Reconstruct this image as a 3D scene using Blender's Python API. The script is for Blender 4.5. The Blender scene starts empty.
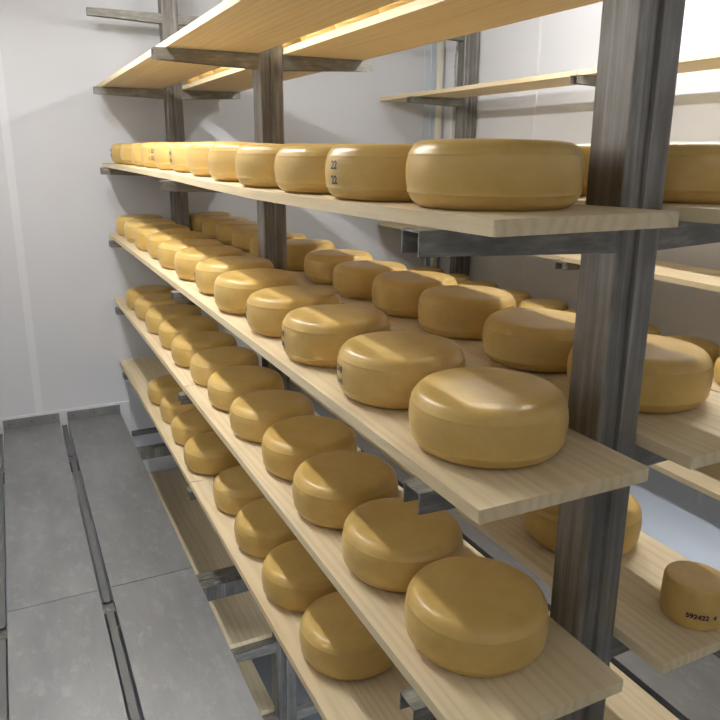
import bpy, bmesh, math, random
from mathutils import Vector, Matrix
random.seed(7)
SC = bpy.context.scene
COL = SC.collection

# ------------------------------------------------------------------ camera
cam_d = bpy.data.cameras.new('camera'); cam = bpy.data.objects.new('camera', cam_d); COL.objects.link(cam)
yaw, pitch, roll = math.radians(26.0416), math.radians(-15.2689), math.radians(0.3068)
f = Vector((math.sin(yaw)*math.cos(pitch), math.cos(yaw)*math.cos(pitch), math.sin(pitch)))
r0 = Vector((math.cos(yaw), -math.sin(yaw), 0)); u0 = r0.cross(f)
rt = r0*math.cos(roll) + u0*math.sin(roll); up = -r0*math.sin(roll) + u0*math.cos(roll)
m = Matrix((rt, up, -f)).transposed().to_4x4(); m.translation = Vector((-0.5054, -0.6819, 0.0741))
cam.matrix_world = m
cam_d.sensor_width = 36; cam_d.lens = 716.586/720*36; cam_d.shift_y = -(360-347.754)/720
cam_d.clip_start = 0.02
SC.camera = cam

# ------------------------------------------------------------------ light and exposure
world = bpy.data.worlds.new('world'); SC.world = world; world.use_nodes = True
world.node_tree.nodes['Background'].inputs[0].default_value = (0.8, 0.85, 1, 1)
world.node_tree.nodes['Background'].inputs[1].default_value = 0.05
SC.view_settings.view_transform = 'Standard'; SC.view_settings.look = 'None'
SC.view_settings.gamma = 1; SC.view_settings.use_curve_mapping = False
SC.view_settings.exposure = 0.10
TUBE = 170.0       # emission of the tubes
TUBES = [  # x, y centre, length, tube z, soffit z, strength factor, colour, label
    (-0.37, 1.85, 1.50, 0.925, 1.05, 1.15, (1.0, .98, .955), 'white batten tube lamp on the ceiling above the left aisle'),
    (1.22, 1.10, 1.50, 0.925, 1.05, 0.88, (1.0, .98, .955), 'white batten tube lamp on the ceiling above the right aisle'),
    (-0.37, -2.30, 1.50, 0.925, 1.05, 0.28, (1.0, .98, .955), 'white batten tube lamp on the ceiling of the left aisle, near the entrance wall'),
    (1.22, -2.10, 1.50, 0.925, 1.05, 0.16, (1.0, .98, .955), 'white batten tube lamp on the ceiling of the right aisle, near the entrance wall'),
    (0.93, 0.90, 1.20, -1.60, -1.477, 0.45, (.86, .93, 1.0), 'added cool white tube lamp under the right aisle walkway, brightening the lower right wall'),  # guessed lamp, added to brighten the lower right wall
    (-0.50, 1.00, 1.20, -1.60, -1.477, 0.18, (.90, .95, 1.0), 'added cool white tube lamp under the left aisle walkway, brightening the lower level'),  # guessed lamp, added to lighten the level below the walkway
]

# ------------------------------------------------------------------ materials
def mat(name):
    mt = bpy.data.materials.new(name); mt.use_nodes = True
    nt = mt.node_tree; return mt, nt, nt.nodes['Principled BSDF']
def nd(nt, t, **k):
    n = nt.nodes.new(t)
    for a, v in k.items(): setattr(n, a, v)
    return n
def ramp(nt, src, stops):
    r = nd(nt, 'ShaderNodeValToRGB'); e = r.color_ramp.elements
    while len(e) > 1: e.remove(e[-1])
    e[0].position = stops[0][0]; e[0].color = (*stops[0][1], 1)
    for p, c in stops[1:]:
        q = e.new(p); q.color = (*c, 1)
    nt.links.new(src, r.inputs[0]); return r.outputs[0]
def mapped(nt, scale, rnd=True):
    tc = nd(nt, 'ShaderNodeTexCoord'); mp = nd(nt, 'ShaderNodeMapping'); mp.inputs['Scale'].default_value = scale
    if rnd:
        oi = nd(nt, 'ShaderNodeObjectInfo'); ad = nd(nt, 'ShaderNodeVectorMath', operation='ADD')
        ml = nd(nt, 'ShaderNodeMath', operation='MULTIPLY'); ml.inputs[1].default_value = 37.0
        nt.links.new(oi.outputs['Random'], ml.inputs[0]); nt.links.new(tc.outputs['Object'], ad.inputs[0]); nt.links.new(ml.outputs[0], ad.inputs[1])
        nt.links.new(ad.outputs[0], mp.inputs[0])
    else: nt.links.new(tc.outputs['Object'], mp.inputs[0])
    return mp.outputs[0]
def noise(nt, vec, scale, detail=4, rough=.55, dist=0):
    n = nd(nt, 'ShaderNodeTexNoise'); n.inputs['Scale'].default_value = scale; n.inputs['Detail'].default_value = detail
    n.inputs['Roughness'].default_value = rough; n.inputs['Distortion'].default_value = dist
    nt.links.new(vec, n.inputs['Vector']); return n.outputs[0]
def mixc(nt, a, b, fac, mode='MIX'):
    x = nd(nt, 'ShaderNodeMix', data_type='RGBA', blend_type=mode)
    if isinstance(fac, float): x.inputs[0].default_value = fac
    else: nt.links.new(fac, x.inputs[0])
    for i, v in ((6, a), (7, b)):
        if isinstance(v, tuple): x.inputs[i].default_value = (*v, 1)
        else: nt.links.new(v, x.inputs[i])
    return x.outputs[2]
def bump(nt, p, h, strength, dist=.002):
    b = nd(nt, 'ShaderNodeBump'); b.inputs['Strength'].default_value = strength; b.inputs['Distance'].default_value = dist
    nt.links.new(h, b.inputs['Height']); nt.links.new(b.outputs[0], p.inputs['Normal'])
def plain(name, col, rough=.5, metal=0.0):
    mt, nt, p = mat(name); p.inputs['Base Color'].default_value = (*col, 1)
    p.inputs['Roughness'].default_value = rough; p.inputs['Metallic'].default_value = metal; return mt

def m_cheese():
    mt, nt, p = mat('cheese_rind')
    v = mapped(nt, (1, 1, 1))
    c = ramp(nt, noise(nt, v, 2.6, 3, .55), [(.2, (.57, .385, .11)), (.5, (.61, .42, .142)), (.8, (.66, .47, .18))])
    s = ramp(nt, noise(nt, v, 9, 4, .6), [(.2, (.86, .82, .74)), (.8, (1, 1, 1))])
    c = mixc(nt, c, s, 0.4, 'MULTIPLY')
    oi = nd(nt, 'ShaderNodeObjectInfo')
    t = ramp(nt, oi.outputs['Random'], [(0, (.93, .90, .80)), (1, (1, 1, 1))])
    c = mixc(nt, c, t, 1.0, 'MULTIPLY')
    nt.links.new(c, p.inputs['Base Color'])
    r = nd(nt, 'ShaderNodeMapRange'); p.inputs['Specular IOR Level'].default_value = .32; r.inputs[3].default_value = .24; r.inputs[4].default_value = .38
    nt.links.new(noise(nt, v, 3, 3), r.inputs[0]); nt.links.new(r.outputs[0], p.inputs['Roughness'])
    bump(nt, p, noise(nt, v, 4.5, 3, .5), .10, .006)
    return mt
def m_wood(name, light, mid, dark):
    mt, nt, p = mat(name)
    v = mapped(nt, (1, .055, 1))
    w = nd(nt, 'ShaderNodeTexWave', bands_direction='X'); w.inputs['Scale'].default_value = 13; w.inputs['Distortion'].default_value = 16
    w.inputs['Detail'].default_value = 2; w.inputs['Detail Scale'].default_value = .8
    nt.links.new(v, w.inputs['Vector'])
    c = ramp(nt, w.outputs[1], [(.0, light), (.6, mid), (.93, dark)])
    n2 = ramp(nt, noise(nt, v, 7, 5, .6), [(.3, (.86, .82, .75)), (.65, (1, 1, 1))])
    c = mixc(nt, c, mid, .72)
    c = mixc(nt, c, n2, .9, 'MULTIPLY')
    v2 = mapped(nt, (1, .02, 1)); fine = ramp(nt, noise(nt, v2, 320, 2), [(.35, (.88, .86, .8)), (.55, (1, 1, 1))])
    c = mixc(nt, c, fine, .35, 'MULTIPLY')
    nt.links.new(c, p.inputs['Base Color']); p.inputs['Roughness'].default_value = .62
    bump(nt, p, noise(nt, v2, 220, 3), .25, .001)
    return mt
def m_steel():
    mt, nt, p = mat('raw_mill_steel')
    v = mapped(nt, (1, 1, .035)); v2 = mapped(nt, (1, 1, .5))
    a = noise(nt, v, 55, 5, .65); b = noise(nt, v2, 16, 4, .6)
    c = ramp(nt, a, [(.28, (.16, .15, .137)), (.5, (.255, .245, .23)), (.70, (.43, .425, .41))])
    d = ramp(nt, b, [(.35, (.70, .66, .61)), (.62, (1, 1, 1))])
    c = mixc(nt, c, d, .8, 'MULTIPLY'); nt.links.new(c, p.inputs['Base Color'])
    p.inputs['Metallic'].default_value = .72
    r = nd(nt, 'ShaderNodeMapRange'); r.inputs[3].default_value = .34; r.inputs[4].default_value = .6
    nt.links.new(a, r.inputs[0]); nt.links.new(r.outputs[0], p.inputs['Roughness']); bump(nt, p, b, .15, .001)
    return mt
def m_arm():
    mt, nt, p = mat('grey_steel_arm')
    v = mapped(nt, (.25, 1, 1)); a = noise(nt, v, 70, 4, .65)
    c = ramp(nt, a, [(.35, (.19, .185, .165)), (.55, (.26, .25, .225)), (.75, (.40, .39, .36))])
    nt.links.new(c, p.inputs['Base Color']); p.inputs['Metallic'].default_value = .55; p.inputs['Roughness'].default_value = .48
    return mt
def m_sheet():
    mt, nt, p = mat('walkway_sheet_steel')
    v = mapped(nt, (1, .35, 1)); a = noise(nt, v, 5, 4, .6); b = noise(nt, mapped(nt, (1, .45, 1)), 26, 8, .75, .2)
    c = ramp(nt, a, [(.3, (.27, .275, .28)), (.7, (.37, .375, .38))])
    s = ramp(nt, b, [(.50, (0, 0, 0)), (.80, (.5, .5, .5))])
    c = mixc(nt, c, (.56, .56, .56), s); nt.links.new(c, p.inputs['Base Color'])
    p.inputs['Metallic'].default_value = .75
    r = nd(nt, 'ShaderNodeMapRange'); r.inputs[3].default_value = .38; r.inputs[4].default_value = .62
    nt.links.new(b, r.inputs[0]); nt.links.new(r.outputs[0], p.inputs['Roughness']); bump(nt, p, a, .12, .004)
    return mt
def m_wall(name, col, rough=.42):
    mt, nt, p = mat(name)
    v = mapped(nt, (1, 1, 1), False); a = noise(nt, v, 2.2, 3)
    c = ramp(nt, a, [(.3, tuple(x*.965 for x in col)), (.7, col)]); nt.links.new(c, p.inputs['Base Color'])
    p.inputs['Roughness'].default_value = rough; bump(nt, p, noise(nt, v, 5, 2), .05, .01)
    return mt
M = dict(cheese=m_cheese(), wood=m_wood('spruce_board', (.84, .74, .54), (.77, .65, .43), (.62, .47, .27)),
         steel=m_steel(), arm=m_arm(), sheet=m_sheet(), wall=m_wall('white_wall_panel', (.74, .755, .79)),
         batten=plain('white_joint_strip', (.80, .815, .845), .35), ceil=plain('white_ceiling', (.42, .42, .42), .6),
         floor=m_wall('grey_floor', (.30, .31, .33), .5), ink=plain('black_ink', (.012, .012, .018), .5),
         ink2=plain('faded_blue_ink', (.05, .055, .065), .5), galv=plain('galvanised_steel', (.20, .20, .195), .55, .6),
         screw=plain('screw_steel', (.22, .22, .22), .4, .8), pipe=plain('cream_pipe', (.78, .74, .62), .4),
         housing=plain('lamp_housing', (.85, .85, .85), .4), cable=plain('white_cable', (.82, .82, .8), .4))

# ------------------------------------------------------------------ mesh helpers
def link(name, bm, mt, parent=None, loc=(0, 0, 0), smooth=False, bevel=0, seg=2):
    me = bpy.data.meshes.new(name)
    if bevel:
        bmesh.ops.bevel(bm, geom=[e for e in bm.edges if e.is_manifold and e.calc_face_angle(0) > .5], offset=bevel, segments=seg, affect='EDGES', profile=.6)
    bmesh.ops.recalc_face_normals(bm, faces=bm.faces)
    bm.to_mesh(me); bm.free(); me.materials.append(mt)
    if smooth:
        for p in me.polygons: p.use_smooth = True
    o = bpy.data.objects.new(name, me); COL.objects.link(o); o.location = loc
    if parent: o.parent = parent
    return o
def box(bm, x0, x1, y0, y1, z0, z1):
    vs = [bm.verts.new((x, y, z)) for z in (z0, z1) for y in (y0, y1) for x in (x0, x1)]
    for q in ((0, 2, 3, 1), (4, 5, 7, 6), (0, 1, 5, 4), (2, 6, 7, 3), (0, 4, 6, 2), (1, 3, 7, 5)):
        bm.faces.new([vs[i] for i in q])
def boxo(name, d, mt, parent=None, bevel=0, origin=None):
    bm = bmesh.new(); x0, x1, y0, y1, z0, z1 = d
    o = origin or ((x0+x1)/2, (y0+y1)/2, z0)
    box(bm, x0-o[0], x1-o[0], y0-o[1], y1-o[1], z0-o[2], z1-o[2])
    return link(name, bm, mt, parent, o, bevel=bevel)
def cyl(bm, c, r, h, axis='z', n=16):
    ring = []
    for k in (0, 1):
        row = []
        for i in range(n):
            a = 2*math.pi*i/n; p = (r*math.cos(a), r*math.sin(a), h*k)
            if axis == 'y': p = (p[0], p[2], p[1])
            if axis == 'x': p = (p[2], p[0], p[1])
            row.append(bm.verts.new(Vector(c)+Vector(p)))
        ring.append(row)
    for i in range(n): bm.faces.new((ring[0][i], ring[0][(i+1) % n], ring[1][(i+1) % n], ring[1][i]))
    bm.faces.new(ring[0][::-1]); bm.faces.new(ring[1])
def tag(o, label, cat, group=None, kind=None):
    if kind: o['kind'] = kind
    o['label'] = label
    o['category'] = cat
    if group: o['group'] = group
def empty(name, loc):
    o = bpy.data.objects.new(name, None); COL.objects.link(o); o.location = loc; o.empty_display_size = .05; return o
def struct(name, d, mt, label, cat):
    o = boxo(name, d, mt); tag(o, label, cat, kind='structure'); return o

# ------------------------------------------------------------------ room
XL, XR, YF, YN, ZF, ZC = -1.03, 2.14, 3.60, -4.2, -2.70, 1.05
struct('floor', (XL-.1, XR+.1, YN-.1, YF+.1, ZF-.1, ZF), M['floor'], 'grey floor far below the steel walkway', 'floor')
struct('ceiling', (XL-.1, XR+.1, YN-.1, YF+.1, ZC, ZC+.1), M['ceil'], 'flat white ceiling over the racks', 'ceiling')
struct('wall_far', (XL-.1, XR+.1, YF, YF+.1, ZF, ZC), M['wall'], 'smooth off-white panelled wall at the far end of the racks', 'wall')
struct('wall_right', (XR, XR+.1, YN, YF, ZF, ZC), M['wall'], 'off-white panelled wall behind the back rack', 'wall')
struct('wall_left', (XL-.1, XL, YN, YF, ZF, ZC), M['wall'], 'off-white wall along the left side of the left aisle', 'wall')
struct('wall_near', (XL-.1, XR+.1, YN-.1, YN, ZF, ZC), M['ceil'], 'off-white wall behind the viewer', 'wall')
def vstrip(n, d, label): 
    o = boxo('trim_%d' % n, d, M['batten'], bevel=.0015); tag(o, label, 'trim', kind='structure')
vstrip(1, (-.478, -.438, YF-.004, YF, -1.38, ZC), 'white vertical joint strip on the far wall above the walkway')
vstrip(2, (XR-.003, XR, 2.573, 2.589, -1.44, ZC), 'white vertical joint strip on the right wall, farther one')
vstrip(3, (XR-.003, XR, 1.262, 1.278, -1.44, ZC), 'white vertical joint strip on the right wall, nearer one')
bm = bmesh.new(); box(bm, 2.045, 2.14, YF-.004, YF, -1.44, ZC); box(bm, 2.088, 2.094, YF-.010, YF-.003, -1.44, ZC); box(bm, 2.134, 2.14, YF-.06, YF-.003, -1.44, ZC)
for z in [x*.155-1.3 for x in range(15)]:
    cyl(bm, (2.065, YF-.007, z), .004, .004, 'y', 8); cyl(bm, (2.115, YF-.007, z+.0), .004, .004, 'y', 8)
o = link('trim_4', bm, plain('pale_blue_corner_profile', (.66, .72, .78), .35)); tag(o, 'pale screwed corner profile where far wall meets right wall', 'trim', kind='structure')
o = struct('trim_5', (XL, .035, YF-.014, YF, -1.62, -1.378), M['batten'], 'white ledge strip behind the raised ends of the walkway sheets', 'trim')
o = struct('trim_6', (.035, 1.66, YF-.03, YF, -1.60, -1.575), M['galv'], 'grey ledger angle on the far wall below the racks', 'trim')
bm = bmesh.new(); cyl(bm, (2.105, 3.51, -1.4), .024, ZC+1.4, 'z', 20)
o = link('wall_pipe', bm, M['pipe'], smooth=True); tag(o, 'cream vertical pipe in the far right corner beside the rack post', 'pipe')
t = empty('cable_duct', (2.12, 3.36, .1))
boxo('duct_cover', (2.112, 2.14, 3.355, 3.38, -.6, .47), M['cable'], bevel=.002).parent = t
for ch in t.children: ch.location = Vector(ch.location)-Vector(t.location)
bm = bmesh.new()
pts = [(2.126, 3.367+.012*math.sin(i*.7), .47+i*.04) for i in range(15)]
for a, b in zip(pts, pts[1:]): 
    cyl(bm, a, .005, b[2]-a[2]+.004, 'z', 8)
c = link('cable', bm, M['cable'], t, smooth=True); c.location = -Vector(t.location)
tag(t, 'slim white cable duct with a loose cable between the pipe and the rack post', 'cable duct')

# ------------------------------------------------------------------ racks
ZL = {-1: .775, 0: .4081, 1: 0.0, 2: -.3702, 3: -.7394, 4: -1.1155, 5: -1.49, 6: -1.865, 7: -2.24}
T = .0204
W = .303
def sag(y):
    ks = [(-.1, 0), (0, 0), (.45, -.006), (.9, -.009), (1.35, -.005), (1.787, .002), (2.7, .007), (3.6, .010)]
    for (a, va), (b, vb) in zip(ks, ks[1:]):
        if y <= b: return va+(vb-va)*(y-a)/(b-a)
    return ks[-1][1]
def arm_bm(x_post, x_end, dy=.046, h0=.047, h1=.033, th=.0028):
    """channel arm open at the bottom, top at z=0, near face at y=0"""
    bm = bmesh.new(); rows = []
    for x, h in ((x_post, h0), (x_end, h1)):
        outer = [(x, 0, -h), (x, dy, -h), (x, dy, 0), (x, 0, 0)]
        inner = [(x, th, -h+th), (x, dy-th, -h+th), (x, dy-th, -th), (x, th, -th)]
        rows.append(([bm.verts.new(p) for p in outer], [bm.verts.new(p) for p in inner]))
    # open-bottomed channel: the two side webs end in a cut edge, the top flange closes it
    for k in range(2):
        rows[k][1][0].co.z = rows[k][0][0].co.z; rows[k][1][1].co.z = rows[k][0][0].co.z
    F = lambda *v: bm.faces.new(v)
    for i in (1, 2, 3):
        j = (i+1) % 4
        F(rows[0][0][i], rows[0][0][j], rows[1][0][j], rows[1][0][i])
        F(rows[0][1][i], rows[0][1][j], rows[1][1][j], rows[1][1][i])
        for k in (0, 1): F(rows[k][0][i], rows[k][0][j], rows[k][1][j], rows[k][1][i])
    for i in (0, 1): F(rows[0][0][i], rows[0][1][i], rows[1][1][i], rows[1][0][i])
    return bm
def column_bm(w, dpt, h):
    """rolled column section: rounded corners and a shallow vertical groove in its near and far faces"""
    r = .007; g = .004
    def corner(cx, cy, a0): return [(cx+r*math.cos(a0+k*math.pi/8), cy+r*math.sin(a0+k*math.pi/8)) for k in range(5)]
    P = corner(r, r, math.pi)
    P += [(w*.20, 0), (w*.23, g), (w*.43, g), (w*.455, -.003), (w*.535, -.003), (w*.57, 0)]
    P += corner(w-r, r, 1.5*math.pi) + corner(w-r, dpt-r, 0)
    P += [(w*.57, dpt), (w*.53, dpt-g), (w*.43, dpt-g), (w*.40, dpt)] + corner(r, dpt-r, math.pi/2)
    bm = bmesh.new(); lo = [bm.verts.new((x, y, 0)) for x, y in P]; hi = [bm.verts.new((x, y, h)) for x, y in P]
    n = len(P)
    for i in range(n): bm.faces.new((lo[i], lo[(i+1) % n], hi[(i+1) % n], hi[i]))
    bm.faces.new(lo[::-1]); bm.faces.new(hi); return bm
LV3 = (-1, 0, 1, 2, 3, 4, 6, 7)
def upright(x0, y0, w, label, left, right, x_left, x_right, ends_sag=0):
    t = empty('rack_upright', (x0, y0, ZF))
    link('column', column_bm(w, .08, ZC-ZF-.001), M['steel'], t, (0, 0, 0.0005))
    for side, lv, xe in ((0, left, x_left), (1, right, x_right)):
        for s in lv:
            xs = xe+{2: .012, 3: .014, 4: .024}.get(s, 0) if (side == 0 and x0 < 1) else xe
            z = ZL[s]-T+(sag(y0) if s == 1 else 0)-.0006
            bmx = arm_bm((.004 if side == 0 else w-.004), xs-x0)
            a = link('arm', bmx, M['arm'], t, (0, .004, z-ZF)); a['label'] = 'grey folded channel arm'
    bm = bmesh.new(); box(bm, -.03, w+.03, -.03, .10, 0, .008)
    link('base_plate', bm, M['steel'], t, (0, 0, 0.0005))
    tag(t, label, 'rack post'); t['group'] = 'steel rack uprights'
    return t
LV = (-1, 0, 1, 2, 3, 4, 5, 6, 7)
upright(.3035, .105, .085, 'dark steel upright in the foreground, nearest post of the main rack', LV, LV, -.036, .725)
upright(.3035, 1.745, .085, 'dark steel upright in the middle of the main rack, behind the eye-level cheeses', LV, LV, -.036, .725)
upright(.322, 3.345, .085, 'dark steel upright of the main rack close to the far wall', LV3, LV3, -.036, .725)
upright(2.03, 3.12, .104, 'grey steel upright of the back rack in the far right corner', LV, (), 1.672, 0)
upright(2.03, 1.745, .104, 'grey steel upright of the back rack hidden behind the foreground post', LV, (), 1.672, 0)
upright(2.03, .105, .104, 'nearest steel upright of the back rack against the right wall', LV, (), 1.672, 0)

SHN = {0: 'topmost', 1: 'eye-level', 2: 'second', 3: 'third', 4: 'fourth', 6: 'first below-walkway', 7: 'deepest below-walkway'}
def board(x0, y0, y1, s, label):
    bm = bmesh.new(); N = 14 if s == 1 else 1
    xs = (0, W); n = N+1; r = .006
    ys = [(y1-y0)*i/N for i in range(n)]
    # outline with softened corners, extruded and bent to the sag of the board
    P = [(r*.3, 0, 0), (W-r, 0, 0), (W-r*.25, r*.3, 0), (W, r, 0)] + [(W, y, 0) for y in ys[1:-1]] + [(W, y1-y0-.004, 0), (W-.004, y1-y0, 0), (.004, y1-y0, 0), (0, y1-y0-.004, 0)] + [(0, y, 0) for y in ys[-2:0:-1]] + [(0, r*.3, 0)]
    k = (lambda y: sag(y0+y)) if s == 1 else (lambda y: 0)
    top = [bm.verts.new((x, y, k(y))) for x, y, z in P]; bot = [bm.verts.new((x, y, k(y)-T)) for x, y, z in P]
    q = len(P)
    side = [bm.faces.new((bot[i], bot[(i+1) % q], top[(i+1) % q], top[i])) for i in range(q)]
    if s == 1:   # cross strips so the bent faces stay clean
        R = [i for i, p in enumerate(P) if p[0] == W and r < p[1] < y1-y0-.01]; L = [i for i, p in enumerate(P) if p[0] == 0 and r < p[1] < y1-y0-.01][::-1]
        for V, fl in ((top, False), (bot, True)):
            cells = []
            a = [V[i] for i in range(0, R[0]+1)]+[V[i] for i in range(L[0], q)]
            cells.append(a)
            for j in range(len(R)-1): cells.append([V[R[j]], V[R[j+1]], V[L[j+1]], V[L[j]]])
            cells.append([V[i] for i in range(R[-1], L[-1]+1)])
            for c in cells: bm.faces.new(c[::-1] if fl else c)
    else:
        bm.faces.new(top); bm.faces.new(bot[::-1])
    bmesh.ops.bevel(bm, geom=[e for e in bm.edges if e.is_manifold and e.calc_face_angle(0) > 1.2], offset=.0018, segments=2, affect='EDGES')
    o = link('shelf_board', bm, M['wood'], None, (x0, y0, ZL[s]))
    tag(o, label, 'shelf board', 'wooden shelf boards'); return o
X2, X3 = .389, 1.70
YJ = 1.785
for s in (0, 1, 2, 3, 4):
    for nm, x in (('left', 0.0), ('right', X2)):
        if nm == 'left':
            what = {0: 'empty', 1: 'cheese-laden', 2: 'cheese-laden', 3: 'cheese-laden', 4: 'cheese-laden'}[s]
        else: what = {0: 'cheese-laden', 1: 'cheese-laden', 2: 'cheese-laden', 3: 'nearly empty', 4: 'empty'}[s]
        board(x, 0, YJ, s, '%s pale spruce %s shelf board, %s side of main rack, near bay' % (what, SHN[s], nm))
        board(x+(.0 if nm == 'left' else .019), YJ+.004, 3.573, s, '%s pale spruce %s shelf board, %s side of main rack, far bay' % ('far' if nm == 'left' else 'shaded', SHN[s], nm))
    board(X3, 0, YJ, s, 'pale spruce %s shelf board of the back rack, near bay' % SHN[s])
    board(X3, YJ+.004, 3.573, s, 'pale spruce %s shelf board of the back rack, far bay' % SHN[s])
board(0, YJ+.004, 3.573, 6, 'spruce board just below walkway level, left side of main rack, far bay')
board(0, YJ+.004, 3.573, 7, 'spruce board near the floor, glimpsed beside the middle post under the walkway')

# ------------------------------------------------------------------ walkway
ZW = -1.443
def panel(x0, y0, y1, label, flange=False):
    t = empty('walkway_panel', (x0, y0, ZW)); w = .295; L = y1-y0
    bm = bmesh.new(); box(bm, 0, w, 0, L, -.004, 0); box(bm, 0, .0025, 0, L, -.032, -.004); box(bm, w-.0025, w, 0, L, -.032, -.004)
    link('deck_sheet', bm, M['sheet'], t, bevel=.0008, seg=1)
    if flange:
        fl = boxo('raised_flange', (0, w, L-.004, L-.0005, 0, .052), M['sheet'], bevel=.0008, origin=(0, 0, 0)); fl.parent = t
        fl['label'] = 'upturned end of the sheet against the wall'
        for xx in (.03, w/2, w-.03):
            bm = bmesh.new(); cyl(bm, (xx, L-.008, .028), .006, .004, 'y', 10); link('screw', bm, M['screw'], fl)
    tag(t, label, 'walkway panel', 'steel walkway panels'); return t
segs = [(1.745, YF-.0145, 'far'), (-.112, 1.742, 'middle'), (-1.97, -.115, 'near')]
for side, xs in (('left', (-.315, -.652, -.989)), ('right', (.71, 1.047, 1.384))):
    nm = {'left': ('beside the rack', 'in the middle', 'along the left wall'), 'right': ('beside the main rack', 'in the middle', 'beside the back rack')}[side]
    for x, w_ in zip(xs, nm):
        for y0, y1, sg in segs:
            panel(x, y0, y1, 'grey steel walkway sheet %s of the %s aisle, %s section' % (w_, side, sg), sg == 'far')
for y, nm in ((1.64, 'nearer'), (3.04, 'farther'), (-.06, 'nearest')):
    for side, a, b in (('left', XL+.001, .26), ('right', .69, 1.679)):
        bm = bmesh.new(); box(bm, a, b, y, y+.05, -1.535, -1.4765)
        o = link('cross_beam', bm, M['steel'], None, bevel=.003); tag(o, '%s steel cross beam carrying the %s aisle walkway' % (nm, side), 'beam', 'walkway cross beams')
o = boxo('light_block_angle', (1.6805, 1.6845, -1.97, YF-.035, -1.54, -1.445), M['arm']); tag(o, 'added steel edge angle along the right aisle walkway, blocking light from the lamp beneath', 'edge angle')  # added lip: blocks the lower lamp to set the shadow edge on the wall
for side, gs in (('left', (-.357, -.694)), ('right', (1.005, 1.342))):
    for g, gn in zip(gs, ('next to the main rack', 'farther from the main rack')):
        bm = bmesh.new()
        for a, b in ((-1.97, -.07), (0.0, 1.632), (1.698, 3.032), (3.098, YF-.015)):
            box(bm, g+.010, g+.034, a, b, -1.475, -1.470); box(bm, g+.010, g+.013, a, b, -1.470, -1.464); box(bm, g+.031, g+.034, a, b, -1.470, -1.464)
        o = link('support_rail', bm, M['galv'], None); tag(o, 'thin galvanised rail in the gap between %s aisle sheets, %s' % (side, gn), 'rail', 'walkway rails')

# ------------------------------------------------------------------ cheeses
PROF = [(0, 0), (.60, 0), (.77, 0), (.83, .012), (.885, .05), (.925, .10), (.955, .165), (.966, .205), (.977, .215), (.981, .225), (.978, .238), (.985, .30), (.995, .41), (1, .5),
        (.997, .60), (.989, .69), (.978, .745), (.974, .768), (.9755, .780), (.972, .792), (.966, .802), (.95, .845), (.92, .905), (.88, .952), (.83, .980), (.76, .994), (.60, 1.0), (.3, 1.002), (0, 1.002)]
def rad(zf):
    for (a, za), (b, zb) in zip(PROF[2:], PROF[3:]):
        if za <= zf <= zb and zb > za: return a+(b-a)*(zf-za)/(zb-za)
    return 1
PROF_S = [(0, 0), (.60, 0), (.90, 0), (.945, .012), (.965, .04), (.975, .10), (.982, .2), (.988, .35), (.988, .5), (.985, .65), (.978, .80), (.970, .90), (.950, .955), (.915, .985), (.86, .998), (.60, 1.0), (.3, 1.002), (0, 1.002)]
def cheese_mesh(seed, PROF=PROF):
    rnd = random.Random(seed); bm = bmesh.new(); n = 72
    ph = [rnd.uniform(0, 6.28) for _ in range(6)]; am = [rnd.uniform(.002, .006) for _ in range(3)]
    rings = []
    for a, z in PROF[1:-1]:
        row = []
        for i in range(n):
            t = 2*math.pi*i/n
            k = 1+am[0]*math.sin(2*t+ph[0])+am[1]*math.sin(3*t+ph[1])*z+am[2]*.6*math.sin(5*t+ph[2]+4*z)
            dz = (.018*math.sin(t+ph[3])+.010*math.sin(2*t+ph[4]))*z**2*(.4+.6*a)
            row.append(bm.verts.new((a*k*math.cos(t), a*k*math.sin(t), max(0, z+dz) if z > 0 else 0)))
        rings.append(row)
    c0 = bm.verts.new((0, 0, 0)); c1 = bm.verts.new((0, 0, .995))
    for p, q in zip(rings, rings[1:]):
        for i in range(n): bm.faces.new((p[i], p[(i+1) % n], q[(i+1) % n], q[i]))
    for i in range(n):
        bm.faces.new((c0, rings[0][(i+1) % n], rings[0][i])); bm.faces.new((rings[-1][i], rings[-1][(i+1) % n], c1))
    bmesh.ops.recalc_face_normals(bm, faces=bm.faces)
    me = bpy.data.meshes.new('cheese_wheel'); bm.to_mesh(me); bm.free(); me.materials.append(M['cheese'])
    for p in me.polygons: p.use_smooth = True
    return me
CM = [cheese_mesh(s) for s in range(9)]+[cheese_mesh(40, PROF_S)]
def cheese(x, y, z, r, h, label, group, rot=None, i=0):
    o = bpy.data.objects.new('cheese_wheel', CM[9 if i == 99 else i % 9]); COL.objects.link(o)
    o.location = (x, y, z+.0004); o.scale = (r, r, h); o.rotation_euler.z = random.uniform(0, 6.28) if rot is None else rot
    tag(o, label, 'cheese', group); return o
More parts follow.
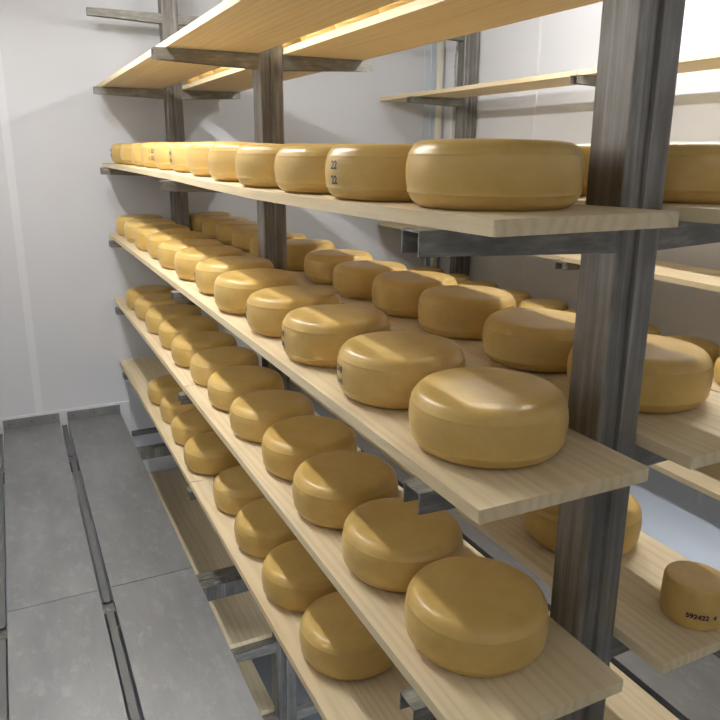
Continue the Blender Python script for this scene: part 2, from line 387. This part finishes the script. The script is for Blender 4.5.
def stamp(ch, lines, az, size, zfs, mt):
    """ink lettering lying on the rind around the wheel; az = world direction (deg) the lettering faces"""
    r, h = ch.scale[0], ch.scale[2]; bm = bmesh.new()
    for txt, zf in zip(lines, zfs):
        cu = bpy.data.curves.new('t', 'FONT'); cu.body = txt; cu.size = size; cu.align_x = 'CENTER'; cu.offset = size*.035
        ob = bpy.data.objects.new('t', cu); COL.objects.link(ob)
        bpy.context.view_layer.update()
        me = bpy.data.meshes.new_from_object(ob.evaluated_get(bpy.context.evaluated_depsgraph_get()))
        b2 = bmesh.new(); b2.from_mesh(me)
        for v in b2.verts:
            z = zf+v.co.y/h; R = rad(z)*r*1.006+.0012; a = math.radians(az)+v.co.x/R
            v.co = Vector((R*math.cos(a), R*math.sin(a), z*h))
        t = bpy.data.meshes.new('tmp'); b2.to_mesh(t); b2.free(); bm.from_mesh(t)
        bpy.data.objects.remove(ob)
    me = bpy.data.meshes.new('ink_stamp'); bm.to_mesh(me); bm.free(); me.materials.append(mt)
    s = bpy.data.objects.new('ink_stamp', me); COL.objects.link(s); s.parent = ch
    s.matrix_parent_inverse = Matrix.Diagonal((1/r, 1/r, 1/h, 1)) @ Matrix.Rotation(-ch.rotation_euler.z, 4, 'Z')
    s['label'] = 'dark printed stamp lettering on the rind'
    return s
ORD = ['nearest', 'second', 'third', 'fourth', 'fifth', 'sixth', 'seventh', 'eighth', 'ninth', 'tenth', 'eleventh', 'farthest']
ROWS = {
 'S1f': (1, 'left row of the eye-level shelf', [(.141,.200,.128,.095),(.129,.463,.132,.094),(.132,.735,.132,.094),(.130,1.010,.133,.098),(.141,1.313,.132,.100),(.147,1.600,.130,.102),(.152,1.900,.128,.102),(.152,2.185,.128,.102),(.152,2.470,.128,.102),(.154,2.750,.128,.102),(.153,3.065,.128,.102),(.154,3.400,.128,.102)]),
 'S1r': (1, 'right row of the eye-level shelf', [(.54,.196,.128,.096),(.532,.478,.127,.098)]+[(.536,.478+.276*k,.127,.100) for k in range(1, 11)]),
 'S2f': (2, 'left row of the second shelf', [(.139,.181,.123,.095),(.138,.457,.122,.097),(.131,.742,.122,.101),(.136,1.019,.123,.098),(.129,1.302,.125,.102),(.149,1.594,.130,.103),(.145,1.890,.129,.101),(.143,2.180,.130,.099),(.150,2.470,.128,.103),(.145,2.761,.130,.105),(.149,3.092,.130,.105),(.148,3.404,.130,.105)]),
 'S2r': (2, 'right row of the second shelf', [(.535,.252,.128,.099),(.533,.524,.131,.095),(.532,.818,.125,.103),(.533,1.083,.125,.102),(.530,1.360,.123,.098),(.544,1.640,.125,.101),(.538,1.969,.127,.104),(.544,2.271,.125,.099),(.546,2.553,.127,.103),(.546,2.825,.127,.104),(.545,3.110,.127,.105),(.540,3.420,.128,.105)]),
 'S3f': (3, 'left row of the third shelf', [(.148,.195,.123,.095),(.145,.449,.123,.098),(.140,.713,.124,.103),(.154,.972,.127,.103),(.149,1.254,.127,.098),(.152,1.531,.127,.098),(.156,1.800,.125,.101),(.148,2.070,.129,.103),(.153,2.355,.129,.105),(.149,2.643,.130,.105),(.148,2.944,.130,.105),(.148,3.230,.130,.102)]),
 'S4f': (4, 'left row of the fourth shelf', [(.144,.687,.128,.100),(.142,.972,.127,.098),(.147,1.256,.127,.100),(.154,1.540,.126,.101),(.136,1.906,.128,.098),(.148,2.195,.127,.100),(.154,2.470,.127,.102),(.150,2.740,.130,.104)]),
 'S0r': (0, 'right row of the topmost shelf', [(.54,.25+.276*k,.127,.100) for k in range(12)]),
 'S3b': (3, 'back rack third shelf', [(1.862,.93+.285*k,.122,.098) for k in range(9)]),
}
made = {}
ci = 0
for key, (s, where, L) in ROWS.items():
    cat = []
    for k, (x, y, r, h) in enumerate(L):
        z = ZL[s]+(sag(y) if s == 1 else 0)
        oname = ORD[k] if k < len(L)-1 else 'farthest'
        if key in ('S0r', 'S1r') and k not in (0, 1, len(L)-1): look = 'half-hidden yellow cheese wheel'
        else: look = {'S1f': 'glossy yellow cheese wheel', 'S2f': 'shiny golden cheese wheel', 'S3f': 'golden waxed cheese wheel', 'S4f': 'ochre cheese wheel', 'S2r': 'half-shaded yellow cheese wheel', 'S3b': 'pale cheese wheel', 'S1r': 'yellow cheese wheel', 'S0r': 'yellow cheese wheel'}[key]
        lab = '%s, %s from the near end, %s' % (look, oname, where)
        if oname == 'nearest': lab = '%s at the near end of the %s' % (look, where)
        if oname == 'farthest': lab = '%s at the far end of the %s' % (look, where)
        cat.append(cheese(x, y, z, r, h, lab, 'cheese wheels, ' + where, i=ci)); ci += 1
    made[key] = cat
cheese(.554, .379, ZL[3], .124, .10, 'big yellow cheese wheel behind the foreground post, right side of third shelf', 'cheese wheels, right side of the third shelf', i=4)
sm = cheese(.548, .076, ZL[3], .058, .076, 'small squat cheese with black printed number on the third shelf, lower right', 'cheese wheels, right side of the third shelf', i=99)
# small cheese: straighter sides
stamp(sm, ['592422  4'], 231, .0130, [.33], M['ink'])
TX = ['1 2248', '1 2248']
stamp(made['S1f'][1], ['22', '22'], 186, .019, [.56, .30], M['ink2'])
stamp(made['S1f'][6], TX, 180, .016, [.58, .34], M['ink2'])
stamp(made['S1f'][8], TX, 222, .019, [.60, .34], M['ink2'])
stamp(made['S1f'][11], TX, 176, .019, [.60, .34], M['ink2'])
stamp(made['S2f'][1], TX, 170, .016, [.56, .32], M['ink2'])
stamp(made['S2f'][2], TX, 168, .018, [.56, .32], M['ink2'])
stamp(made['S2f'][3], TX, 166, .016, [.56, .32], M['ink2'])
stamp(made['S2f'][5], TX, 170, .016, [.56, .32], M['ink2'])
stamp(made['S2r'][5], ['2248'], 285, .016, [.40], M['ink2'])
stamp(made['S3b'][0], TX, 228, .022, [.52, .26], M['ink'])

# ------------------------------------------------------------------ lamps
for x, yc, L, z, zc, k, colr, label in TUBES:
    t = empty('tube_lamp', (x, yc, zc))
    bm = bmesh.new(); box(bm, -.03, .03, -L/2-.03, L/2+.03, -.095, -.0005); link('housing', bm, M['housing'], t, bevel=.006)
    bm = bmesh.new()   # angled reflector wings, added to block upward light
    V = [[bm.verts.new((sx*a, yy, b)) for a, b in ((.0, -.097), (.03, -.099), (.075, -.113), (.0755, -.111), (.03, -.096))] for sx in (-1, 1) for yy in (-L/2-.03, L/2+.03)]
    for p, q in ((V[0], V[1]), (V[2], V[3])):
        for i in range(4): bm.faces.new((p[i], p[i+1], q[i+1], q[i]))
    link('reflector', bm, M['housing'], t)
    for s in (-1, 1):
        bm = bmesh.new(); box(bm, -.02, .02, s*(L/2+.012)-.012, s*(L/2+.012)+.012, z-zc-.02, -.09); link('end_cap', bm, M['housing'], t)
    mt, nt, p = mat('tube_glow_%d' % (len(bpy.data.materials)))
    p.inputs['Emission Color'].default_value = (*colr, 1); p.inputs['Emission Strength'].default_value = TUBE*k
    bm = bmesh.new(); cyl(bm, (0, -L/2, z-zc), .014, L, 'y', 14); link('tube', bm, mt, t, smooth=True)
    tag(t, label, 'lamp', 'tube lamps')
